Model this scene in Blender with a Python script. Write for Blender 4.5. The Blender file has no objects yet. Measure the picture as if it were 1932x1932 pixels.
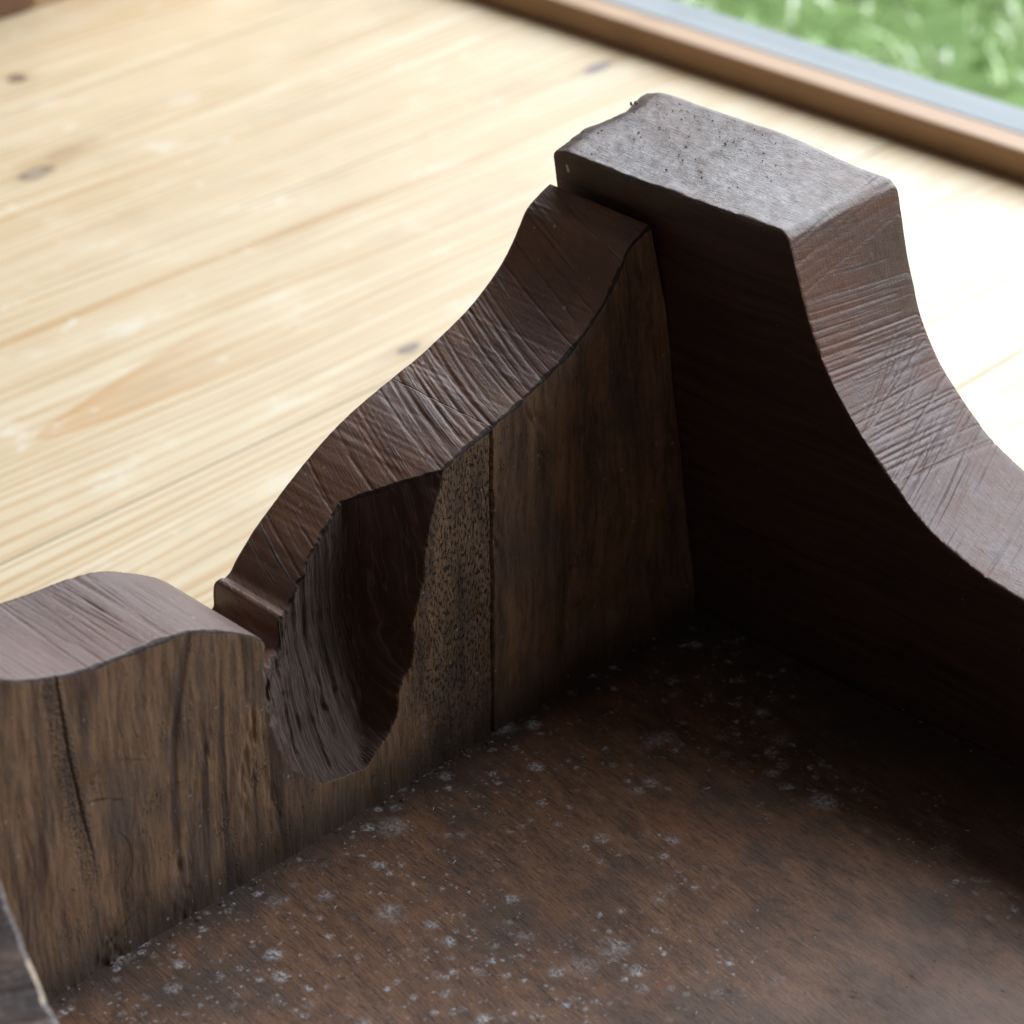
import bpy, bmesh, math, random
import numpy as np
from mathutils import Matrix, Vector

sc = bpy.context.scene
COL = sc.collection

# ------------------------------------------------------------------ camera
cam_d = bpy.data.cameras.new("camera")
cam = bpy.data.objects.new("camera", cam_d)
COL.objects.link(cam)
RIGHT = Vector((0.7233, 0.6905, -0.0026)); DOWN = Vector((0.3489, -0.3687, -0.8616)); FWD = Vector((-0.5959, 0.6223, -0.5076))
CAM = Vector((0.46697, -0.57274, 0.47026))
m = Matrix((RIGHT, -DOWN, -FWD)).transposed().to_4x4()
m.translation = CAM
cam.matrix_world = m
cam_d.sensor_width = 36.0
cam_d.lens = 36.0 * 5184.45 / 1932.0
cam_d.clip_start = 0.02
cam_d.clip_end = 200
cam_d.dof.use_dof = True
cam_d.dof.focus_distance = 0.775
cam_d.dof.aperture_fstop = 14.5
cam_d.dof.aperture_blades = 0
sc.camera = cam

# ------------------------------------------------------------------ light
w = bpy.data.worlds.new("World"); sc.world = w; w.use_nodes = True
bg = w.node_tree.nodes["Background"]
bg.inputs[0].default_value = (1.0, 0.95, 0.92, 1)
bg.inputs[1].default_value = 0.09

def area(name, loc, target, sx, sy, power, color):
    d = bpy.data.lights.new(name, 'AREA'); d.shape = 'RECTANGLE'; d.size = sx; d.size_y = sy
    d.energy = power; d.color = color
    o = bpy.data.objects.new(name, d); COL.objects.link(o)
    o.location = loc
    o.rotation_euler = (Vector(target) - Vector(loc)).to_track_quat('-Z', 'Y').to_euler()
    return o
# the daylight that falls in through the open side of the room
area("daylight_opening", (0.05, 2.75, 1.75), (-0.05, 0.6, -0.05), 5.4, 3.0, 395.0, (0.84, 0.92, 1.0))

sc.view_settings.view_transform = 'Standard'
sc.view_settings.look = 'None'
sc.view_settings.exposure = 0.0
sc.view_settings.gamma = 1.0

# ------------------------------------------------------------------ helpers
rng = np.random.default_rng(7)
random.seed(7)
TAB = rng.random((256, 256))

def vnoise(x, y):
    x = np.asarray(x, float); y = np.asarray(y, float)
    xi = np.floor(x).astype(int); yi = np.floor(y).astype(int)
    fx = x - xi; fy = y - yi
    fx = fx * fx * (3 - 2 * fx); fy = fy * fy * (3 - 2 * fy)
    a = TAB[xi % 256, yi % 256]; b = TAB[(xi + 1) % 256, yi % 256]
    c = TAB[xi % 256, (yi + 1) % 256]; d = TAB[(xi + 1) % 256, (yi + 1) % 256]
    return (a * (1 - fx) + b * fx) * (1 - fy) + (c * (1 - fx) + d * fx) * fy - 0.5

def fbm(x, y, o=4):
    r = 0; a = 1.0
    for i in range(o):
        r = r + a * vnoise(np.asarray(x) * 2 ** i + 17.3 * i, np.asarray(y) * 2 ** i + 5.1 * i); a *= 0.5
    return r

def sstep(a, b, x):
    t = np.clip((np.asarray(x, float) - a) / (b - a), 0, 1); return t * t * (3 - 2 * t)

def catmull(pts, n, alpha=0.5):
    """dense, arc-length uniform curve through pts"""
    P = np.array(pts, float)
    P = np.vstack([2 * P[0] - P[1], P, 2 * P[-1] - P[-2]])
    out = []
    for i in range(1, len(P) - 2):
        t = np.linspace(0, 1, 40, endpoint=False)[:, None]
        p0, p1, p2, p3 = P[i - 1:i + 3]
        # finite-difference tangents, limited so that corners do not overshoot
        d01 = np.linalg.norm(p1 - p0); d12 = np.linalg.norm(p2 - p1); d23 = np.linalg.norm(p3 - p2)
        m1 = ((p1 - p0) / d01 * d12 + (p2 - p1) / d12 * d01) / (d01 + d12) * min(d12, 1.5 * d01)
        m2 = ((p2 - p1) / d12 * d23 + (p3 - p2) / d23 * d12) / (d12 + d23) * min(d12, 1.5 * d23)
        out.append((2 * t ** 3 - 3 * t ** 2 + 1) * p1 + (t ** 3 - 2 * t ** 2 + t) * m1 + (-2 * t ** 3 + 3 * t ** 2) * p2 + (t ** 3 - t ** 2) * m2)
    out.append(P[-2][None])
    Q = np.vstack(out)
    s = np.concatenate([[0], np.cumsum(np.linalg.norm(np.diff(Q, axis=0), axis=1))])
    u = np.linspace(0, s[-1], n)
    return np.stack([np.interp(u, s, Q[:, k]) for k in range(P.shape[1])], 1), u

def tag(o, label=None, cat=None, group=None, kind=None):
    if label: o["label"] = label
    if cat: o["category"] = cat
    if group: o["group"] = group
    if kind: o["kind"] = kind
    return o

def empty(name, loc=(0, 0, 0)):
    o = bpy.data.objects.new(name, None); COL.objects.link(o); o.location = loc; o.empty_display_size = 0.05
    return o

def link_mesh(name, me, parent=None):
    o = bpy.data.objects.new(name, me); COL.objects.link(o)
    if parent is not None:
        o.parent = parent
        o.matrix_parent_inverse = Matrix.Translation(-parent.location)
    return o

def box_mesh(name, x0, x1, y0, y1, z0, z1, mats, bevel=0.0015, seg=2):
    bm = bmesh.new()
    bmesh.ops.create_cube(bm, size=1)
    for v in bm.verts:
        v.co = ((x0 + x1) / 2 + v.co.x * (x1 - x0), (y0 + y1) / 2 + v.co.y * (y1 - y0), (z0 + z1) / 2 + v.co.z * (z1 - z0))
    if bevel:
        bmesh.ops.bevel(bm, geom=bm.edges[:], offset=bevel, segments=seg, affect='EDGES', profile=0.5)
    me = bpy.data.meshes.new(name); bm.to_mesh(me); bm.free()
    for mm in mats: me.materials.append(mm)
    return me

# ------------------------------------------------------------------ node helper
class NT:
    def __init__(s, name):
        s.m = bpy.data.materials.new(name); s.m.use_nodes = True
        s.t = s.m.node_tree; s.p = s.t.nodes["Principled BSDF"]
    def n(s, typ, **kw):
        nd = s.t.nodes.new(typ)
        for k, v in kw.items():
            if hasattr(nd, k) and not k.startswith('_'): setattr(nd, k, v)
        return nd
    def l(s, a, b): s.t.links.new(a, b)
    def set(s, sock, v):
        if hasattr(v, 'is_linked') or isinstance(v, bpy.types.NodeSocket): s.l(v, sock)
        elif isinstance(v, (tuple, list)) and sock.type == 'RGBA' and len(v) == 3: sock.default_value = (*v, 1)
        else: sock.default_value = v
    def math(s, op, a, b=0.0, c=None, clamp=False):
        nd = s.n('ShaderNodeMath'); nd.operation = op; nd.use_clamp = clamp
        s.set(nd.inputs[0], a); s.set(nd.inputs[1], b)
        if c is not None: s.set(nd.inputs[2], c)
        return nd.outputs[0]
    def uv(s): return s.n('ShaderNodeTexCoord').outputs['UV']
    def obj(s): return s.n('ShaderNodeTexCoord').outputs['Object']
    def vmap(s, v, scale=(1, 1, 1), loc=(0, 0, 0), rot=(0, 0, 0)):
        nd = s.n('ShaderNodeMapping'); s.l(v, nd.inputs['Vector'])
        nd.inputs['Scale'].default_value = scale; nd.inputs['Location'].default_value = loc; nd.inputs['Rotation'].default_value = rot
        return nd.outputs[0]
    def noise(s, v, scale=1.0, detail=4.0, rough=0.6, dist=0.0, color=False):
        nd = s.n('ShaderNodeTexNoise'); s.l(v, nd.inputs['Vector'])
        nd.inputs['Scale'].default_value = scale; nd.inputs['Detail'].default_value = detail
        nd.inputs['Roughness'].default_value = rough; nd.inputs['Distortion'].default_value = dist
        return nd.outputs['Color'] if color else nd.outputs['Fac']
    def voro(s, v, scale=1.0, rand=1.0, feature='F1'):
        nd = s.n('ShaderNodeTexVoronoi'); nd.feature = feature; s.l(v, nd.inputs['Vector'])
        nd.inputs['Scale'].default_value = scale; nd.inputs['Randomness'].default_value = rand
        return nd.outputs
    def step(s, v, a, b, lo=0.0, hi=1.0):
        nd = s.n('ShaderNodeMapRange'); nd.interpolation_type = 'SMOOTHSTEP'; nd.clamp = True
        s.set(nd.inputs[0], v); nd.inputs[1].default_value = a; nd.inputs[2].default_value = b
        nd.inputs[3].default_value = lo; nd.inputs[4].default_value = hi
        return nd.outputs[0]
    def ramp(s, f, stops):
        nd = s.n('ShaderNodeValToRGB'); s.l(f, nd.inputs[0]); e = nd.color_ramp.elements
        while len(e) < len(stops): e.new(0.5)
        for el, (p, c) in zip(e, stops): el.position = p; el.color = (*c, 1)
        return nd.outputs[0]
    def mix(s, f, a, b, blend='MIX'):
        nd = s.n('ShaderNodeMix'); nd.data_type = 'RGBA'; nd.blend_type = blend; nd.clamp_factor = True
        s.set(nd.inputs[0], f); s.set(nd.inputs[6], a); s.set(nd.inputs[7], b)
        return nd.outputs[2]
    def sep(s, v):
        nd = s.n('ShaderNodeSeparateXYZ'); s.l(v, nd.inputs[0]); return nd.outputs
    def comb(s, x, y, z=0.0):
        nd = s.n('ShaderNodeCombineXYZ'); s.set(nd.inputs[0], x); s.set(nd.inputs[1], y); s.set(nd.inputs[2], z); return nd.outputs[0]
    def vadd(s, a, b, scale=None):
        nd = s.n('ShaderNodeVectorMath'); nd.operation = 'MULTIPLY_ADD'
        s.l(a, nd.inputs[0]); nd.inputs[1].default_value = (scale,) * 3 if scale is not None else (1, 1, 1); s.set(nd.inputs[2], b)
        return nd.outputs[0]
    def bump(s, h, dist, strength=1.0, normal=None):
        nd = s.n('ShaderNodeBump'); s.l(h, nd.inputs['Height']); nd.inputs['Distance'].default_value = dist; nd.inputs['Strength'].default_value = strength
        if normal is not None: s.l(normal, nd.inputs['Normal'])
        return nd.outputs[0]
    def done(s, col, rough, normal=None, spec=0.5):
        s.set(s.p.inputs['Base Color'], col); s.set(s.p.inputs['Roughness'], rough); s.set(s.p.inputs['Specular IOR Level'], spec)
        if normal is not None: s.l(normal, s.p.inputs['Normal'])
        return s.m

# ------------------------------------------------------------------ materials
def mat_face():
    """inner face of the apron: tan brown, grain upright, dark streaks and pores (uv = along, up, metres)"""
    k = NT("apron_face_wood"); uv = k.uv(); ux, uz, _ = k.sep(uv)
    wob = k.noise(uv, 24, 4, 0.6, color=True)
    u2 = k.vadd(wob, uv, 0.009)
    g1 = k.noise(k.vmap(u2, (115, 15, 1)), 1, 7, 0.74)
    g2 = k.noise(k.vmap(u2, (700, 70, 1)), 1, 4, 0.7)
    fn = k.noise(k.vmap(uv, (1400, 700, 1)), 1, 3, 0.7)
    pat = k.noise(uv, 30, 5, 0.65)
    pat2 = k.noise(k.vmap(uv, loc=(7, 3, 0)), 52, 4, 0.65)
    col = k.ramp(g1, [(0.32, (0.070, 0.045, 0.036)), (0.45, (0.180, 0.110, 0.071)), (0.57, (0.310, 0.182, 0.100)), (0.76, (0.365, 0.225, 0.138))])
    col = k.mix(k.step(pat, 0.46, 0.66, 0, 0.6), col, (0.130, 0.094, 0.078))
    col = k.mix(k.step(pat2, 0.56, 0.70, 0, 0.6), col, (0.215, 0.110, 0.048))
    col = k.mix(k.step(g2, 0.48, 0.70, 0, 0.5), col, (0.050, 0.033, 0.026))
    # broad upright dark bands, sharper to the right of the hump's hollow line
    bnd = k.noise(k.vmap(k.vadd(k.noise(uv, 12, 2, color=True), uv, 0.006), (210, 7, 1)), 1, 2, 0.4)
    bm_ = k.math('MULTIPLY', k.step(bnd, 0.54, 0.63), k.math('MULTIPLY', k.step(ux, -0.213, -0.206), k.step(ux, -0.172, -0.178)))
    col = k.mix(k.math('MULTIPLY', bm_, 0.75), col, (0.050, 0.031, 0.026))
    # the dark bent streak down the hump
    cx = k.math('ADD', ux, k.math('ADD', 0.2137, k.math('MULTIPLY', k.math('MULTIPLY', k.math('MAXIMUM', k.math('SUBTRACT', uz, 0.030), 0.0), k.math('MAXIMUM', k.math('SUBTRACT', uz, 0.030), 0.0)), -2.75)))
    cx = k.math('ADD', cx, k.math('MULTIPLY', k.math('SUBTRACT', k.noise(uv, 130, 2), 0.5), 0.0016))
    st = k.math('MULTIPLY', k.step(k.math('ABSOLUTE', cx), 0.0006, 0.0022, 1, 0), k.step(uz, 0.012, 0.03))
    col = k.mix(k.math('MULTIPLY', st, 0.72), col, (0.050, 0.030, 0.026))
    # fan of curved marks beside the check
    fx = k.math('ADD', ux, 0.243); fz = k.math('SUBTRACT', uz, 0.030)
    fr = k.math('SQRT', k.math('ADD', k.math('MULTIPLY', fx, fx), k.math('MULTIPLY', fz, fz)))
    fan = k.noise(k.comb(k.math('MULTIPLY', fr, 360), k.math('MULTIPLY', fx, 40)), 1, 3, 0.6)
    fm = k.math('MULTIPLY', k.step(fan, 0.58, 0.66), k.math('MULTIPLY', k.step(fx, 0.001, 0.004), k.step(fx, 0.027, 0.016)))
    fm = k.math('MULTIPLY', fm, k.step(uz, 0.075, 0.05))
    col = k.mix(k.math('MULTIPLY', fm, 0.7), col, (0.040, 0.030, 0.027))
    # dark pitted band on the left of the check
    cc = k.math('ADD', ux, k.math('SUBTRACT', 0.2375, k.math('MULTIPLY', uz, -0.100)))
    pitn = k.step(k.noise(uv, 900, 3, 0.7), 0.42, 0.62)
    pb = k.math('MULTIPLY', k.math('MULTIPLY', k.step(cc, -0.0075, -0.0010), k.step(cc, 0.0022, 0.0004)), k.step(uz, 0.02, 0.05))
    col = k.mix(k.math('MULTIPLY', pb, k.math('ADD', 0.2, k.math('MULTIPLY', pitn, 0.4))), col, (0.022, 0.016, 0.014))
    # rot pores in patches, dense on the strip between gouge and joint
    pores = k.noise(k.vmap(uv, (1500, 480, 1)), 1, 3, 0.6)
    strip = k.math('MULTIPLY', k.step(ux, -0.136, -0.112), k.step(ux, -0.091, -0.094))
    pz = k.math('MAXIMUM', k.step(k.noise(uv, 75, 5, 0.7), 0.54, 0.72, 0, 0.75), k.math('MULTIPLY', strip, k.step(uz, 0.006, 0.03, 0.45, 0.95)))
    pm = k.math('MULTIPLY', k.step(pores, 0.51, 0.60), pz)
    col = k.mix(k.math('MULTIPLY', pm, 0.92), col, (0.013, 0.010, 0.009))
    col = k.mix(k.math('MULTIPLY', strip, k.step(fn, 0.5, 0.7, 0, 0.5)), col, (0.13, 0.105, 0.085))
    # grime low down and pale specks
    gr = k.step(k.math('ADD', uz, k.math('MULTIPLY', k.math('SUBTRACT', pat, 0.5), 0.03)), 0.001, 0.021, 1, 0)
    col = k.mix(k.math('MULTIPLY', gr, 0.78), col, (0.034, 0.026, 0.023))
    col = k.mix(k.step(fn, 0.52, 0.75, 0, 0.4), col, (0.035, 0.025, 0.022))
    for sc_, th in ((380, 0.93), (900, 0.95)):
        sp = k.voro(k.vmap(uv, (sc_, sc_, 1)), 1)
        spk = k.math('MULTIPLY', k.step(sp['Distance'], 0.10, 0.25, 1, 0), k.step(k.sep(sp['Color'])[0], th, th + 0.02))
        col = k.mix(k.math('MULTIPLY', spk, 0.7), col, (0.36, 0.35, 0.36))
    h = k.math('ADD', k.math('MULTIPLY', g1, 0.5), k.math('SUBTRACT', k.math('MULTIPLY', g2, 0.35), pm))
    h = k.math('ADD', h, k.math('SUBTRACT', k.math('MULTIPLY', fn, 0.25), k.math('MULTIPLY', pb, k.math('MULTIPLY', pitn, 0.8))))
    return k.done(col, k.step(pat, 0.3, 0.7, 0.5, 0.75), k.bump(h, 0.0006, 0.85), 0.35)

def mat_gouge():
    k = NT("torn_fibre_wood"); uv = k.uv()
    wob = k.noise(uv, 45, 3, 0.5, color=True); u2 = k.vadd(wob, uv, 0.0065)
    f = k.noise(k.vmap(u2, (1150, 40, 1)), 1, 6, 0.72)
    f2 = k.noise(k.vmap(u2, (300, 22, 1)), 1, 3, 0.6)
    col = k.ramp(f, [(0.32, (0.030, 0.019, 0.015)), (0.46, (0.125, 0.080, 0.060)), (0.58, (0.200, 0.130, 0.098)), (0.72, (0.36, 0.26, 0.205))])
    col = k.mix(k.step(k.noise(uv, 38, 4), 0.50, 0.7, 0, 0.55), col, (0.075, 0.065, 0.058))
    rg = k.math('ABSOLUTE', k.math('SUBTRACT', k.noise(k.vmap(u2, (520, 16, 1), (2, 5, 0)), 1, 3, 0.6), 0.5))
    ridge = k.step(rg, 0.0, 0.035, 1, 0)
    col = k.mix(k.math('MULTIPLY', ridge, 0.42), col, (0.30, 0.225, 0.18))
    dk = k.step(f2, 0.56, 0.68)
    col = k.mix(k.math('MULTIPLY', dk, 0.7), col, (0.020, 0.014, 0.012))
    h = k.math('ADD', k.math('ADD', f, f2), k.math('MULTIPLY', ridge, 0.5))
    return k.done(col, 0.6, k.bump(h, 0.0016, 1.0), 0.45)

def mat_sawn(name, base, pale, red, dust=0.0, skew=0.0, freq=1.0, speck=0.5, lines=1.0, streak=0.6, cross=0.08, rough0=0.36, rough1=0.52):
    """sawn edge surface; uv = (along the curve, across the thickness)"""
    k = NT(name); uv = k.uv(); u, v, _ = k.sep(uv)
    wob = k.noise(uv, 22, 2, 0.5)
    uu = k.math('ADD', k.math('ADD', u, k.math('MULTIPLY', v, skew)), k.math('MULTIPLY', wob, 0.0022))
    a = k.comb(uu, v)
    saw = k.noise(k.vmap(a, (700 * freq, 7, 1)), 1, 4, 0.7)
    saw2 = k.noise(k.vmap(a, (240 * freq, 4, 1)), 1, 2, 0.5)
    saw3 = k.noise(k.vmap(k.comb(k.math('ADD', u, k.math('MULTIPLY', v, skew + 0.75)), v), (800, 9, 1)), 1, 3, 0.6)
    msk = k.step(k.noise(uv, 30, 2, 0.4), 0.42, 0.62)
    line = k.math('MULTIPLY', k.step(saw, 0.55, 0.66), msk)
    line2 = k.math('MULTIPLY', k.step(saw3, 0.60, 0.68), k.step(k.noise(k.vmap(uv, (1, 1, 1), (3, 1, 0)), 26, 2, 0.4), 0.52, 0.62))
    big = k.noise(k.vmap(uv, (14, 20, 1)), 1, 4, 0.6)
    col = k.mix(k.step(big, 0.38, 0.64), base, red)
    col = k.mix(k.step(saw2, 0.46, 0.70, 0, streak), col, pale)
    fine = k.noise(k.vmap(uv, (260, 1300, 1)), 1, 3, 0.6)
    col = k.mix(k.step(fine, 0.5, 0.75, 0, 0.35), col, pale)
    ln = k.math('MAXIMUM', line, k.math('MULTIPLY', line2, cross))
    ln = k.math('MULTIPLY', ln, lines)
    fb = k.noise(k.vmap(a, (1500, 60, 1)), 1, 4, 0.7)
    col = k.mix(k.step(fb, 0.50, 0.72, 0, 0.55), col, tuple(c * 0.45 for c in base))
    col = k.mix(k.math('MULTIPLY', ln, 0.8), col, (0.018, 0.012, 0.012))
    if dust:
        dn = k.noise(uv, 55, 6, 0.7)
        dm = k.step(dn, 0.42, 0.66, 0, dust)
        gr = k.noise(uv, 1500, 2, 0.6)
        dc = k.mix(k.step(gr, 0.44, 0.58), (0.095, 0.074, 0.062), (0.30, 0.28, 0.275))
        col = k.mix(dm, col, dc)
    sp = k.voro(k.vmap(uv, (340, 340, 1)), 1)
    near = k.step(k.noise(uv, 36, 3), 0.46, 0.62)
    spk = k.math('MULTIPLY', k.math('MULTIPLY', k.step(sp['Distance'], 0.12, 0.3, 1, 0), k.step(k.sep(sp['Color'])[0], 0.86, 0.9)), near)
    spk = k.math('MULTIPLY', spk, k.step(k.noise(uv, 1800, 2), 0.4, 0.6))
    col = k.mix(k.math('MULTIPLY', spk, speck), col, (0.5, 0.49, 0.5))
    h = k.math('SUBTRACT', k.math('SUBTRACT', k.math('MULTIPLY', fine, 0.3), k.math('MULTIPLY', fb, 0.35)), k.math('MULTIPLY', ln, 0.42))
    gr = k.noise(uv, 1100, 3, 0.6)
    nrm = k.bump(gr, 0.00025, 0.5, k.bump(h, 0.0005, 0.85))
    rough = k.step(big, 0.3, 0.7, rough0, rough1)
    return k.done(col, rough, nrm, 0.5)

def mat_legface():
    k = NT("leg_face_wood"); uv = k.uv()
    g = k.noise(k.vmap(k.vadd(k.noise(uv, 20, 2, color=True), uv, 0.01), (16, 260, 1)), 1, 4, 0.6)
    col = k.ramp(g, [(0.3, (0.030, 0.017, 0.013)), (0.55, (0.066, 0.034, 0.024)), (0.8, (0.095, 0.052, 0.035))])
    col = k.mix(k.step(k.noise(uv, 30, 4), 0.5, 0.7, 0, 0.5), col, (0.03, 0.025, 0.022))
    sp = k.voro(k.vmap(uv, (260, 260, 1)), 1)
    spk = k.math('MULTIPLY', k.step(sp['Distance'], 0.04, 0.12, 1, 0), k.step(k.sep(sp['Color'])[0], 0.9, 0.93))
    col = k.mix(k.math('MULTIPLY', spk, 0.6), col, (0.2, 0.19, 0.18))
    fx, fz, _ = k.sep(uv)
    for cx, cz, rx, rz in ((-0.0347, 0.1486, 0.0007, 0.0009), (-0.0350, 0.1497, 0.0006, 0.0008)):
        dx = k.math('DIVIDE', k.math('SUBTRACT', fx, cx), rx); dz = k.math('DIVIDE', k.math('SUBTRACT', fz, cz), rz)
        dd = k.math('ADD', k.math('MULTIPLY', dx, dx), k.math('MULTIPLY', dz, dz))
        col = k.mix(k.step(dd, 0.6, 1.1, 0.85, 0), col, (0.45, 0.42, 0.36))
    return k.done(col, 0.6, k.bump(g, 0.0004, 0.6), 0.35)

def mat_panel():
    """underside of the seat: red brown, grain along x, grey patches, painted light and shade, white mould (object metres)"""
    k = NT("seat_underside_wood"); o = k.obj()
    wob = k.noise(o, 14, 3, 0.5, color=True)
    v = k.vmap(k.vadd(wob, o, 0.008), rot=(0, 0, 0.16))
    g1 = k.noise(k.vmap(v, (60, 180, 1)), 1, 8, 0.80)
    g2 = k.noise(k.vmap(v, (150, 1300, 1)), 1, 4, 0.7)
    fn = k.noise(o, 1300, 3, 0.7)
    big = k.noise(o, 17, 5, 0.66)
    big2 = k.noise(k.vmap(o, loc=(4, 2, 0)), 30, 5, 0.66)
    col = k.ramp(g1, [(0.30, (0.058, 0.034, 0.025)), (0.44, (0.145, 0.074, 0.044)), (0.58, (0.235, 0.118, 0.064)), (0.80, (0.285, 0.155, 0.092))])
    col = k.mix(k.step(big2, 0.50, 0.70, 0, 0.6), col, (0.25, 0.098, 0.048))
    col = k.mix(k.step(big, 0.48, 0.64, 0, 0.62), col, (0.070, 0.052, 0.043))
    col = k.mix(k.step(g2, 0.49, 0.68, 0, 0.72), col, (0.024, 0.018, 0.015))
    col = k.mix(k.step(fn, 0.5, 0.72, 0, 0.4), col, (0.030, 0.022, 0.018))
    x, y, z = k.sep(o)
    # grime along the joints, with the leg's shade painted in wide beside it
    joint_dk = k.math('MAXIMUM', k.step(k.math('ADD', x, k.math('MULTIPLY', k.math('SUBTRACT', big2, 0.5), 0.02)), 0.001, 0.016, 1, 0), k.step(k.math('ADD', y, k.math('MULTIPLY', k.math('SUBTRACT', big2, 0.5), 0.03)), -0.060, -0.004, 0, 1))
    col = k.mix(k.math('MULTIPLY', joint_dk, 0.75), col, (0.032, 0.026, 0.023))
    # daylight on the middle of the seat, painted as a paler colour
    lit_mid = k.math('MULTIPLY', k.step(k.noise(o, 20, 5, 0.65), 0.34, 0.62), k.step(k.math('ADD', x, k.math('MULTIPLY', y, -0.35)), 0.13, 0.24))
    col = k.mix(k.math('MULTIPLY', lit_mid, 0.6), col, (0.31, 0.215, 0.175))
    # mould flecks in drifts, three sizes
    ow = k.vadd(k.noise(o, 500, 3, 0.6, color=True), o, 0.0022)
    m1 = k.step(k.math('SUBTRACT', k.noise(k.vmap(o, loc=(1.3, 0.4, 0)), 24, 5, 0.65), k.math('MULTIPLY', k.step(k.math('ADD', x, k.math('MULTIPLY', y, 0.55)), -0.05, 0.09), 0.15)), 0.36, 0.51)
    tot = None
    for sc_, r0, r1, th, amt in ((75, 0.05, 0.48, 0.78, 0.8), (135, 0.10, 0.46, 0.66, 0.95), (260, 0.10, 0.45, 0.62, 0.9), (520, 0.08, 0.42, 0.66, 0.8), (1000, 0.08, 0.40, 0.8, 0.7)):
        sp = k.voro(k.vmap(ow, (sc_, sc_, 1)), 1)
        f = k.math('MULTIPLY', k.step(sp['Distance'], r0, r1, 1, 0), k.step(k.sep(sp['Color'])[0], th, th + 0.2))
        f = k.math('MULTIPLY', f, amt)
        tot = f if tot is None else k.math('MAXIMUM', tot, f)
    br = k.step(k.noise(o, 950, 4, 0.7), 0.36, 0.62)
    tot = k.math('MULTIPLY', k.math('MULTIPLY', tot, m1), br)
    col = k.mix(k.math('MULTIPLY', tot, 0.9), col, (0.62, 0.60, 0.62))
    h = k.math('ADD', k.math('ADD', k.math('MULTIPLY', g1, 0.5), k.math('MULTIPLY', g2, -0.5)), k.math('ADD', k.math('MULTIPLY', fn, 0.3), k.math('MULTIPLY', tot, 0.6)))
    return k.done(col, k.step(big, 0.3, 0.7, 0.5, 0.66), k.bump(h, 0.0005, 0.9), 0.4)

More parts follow.
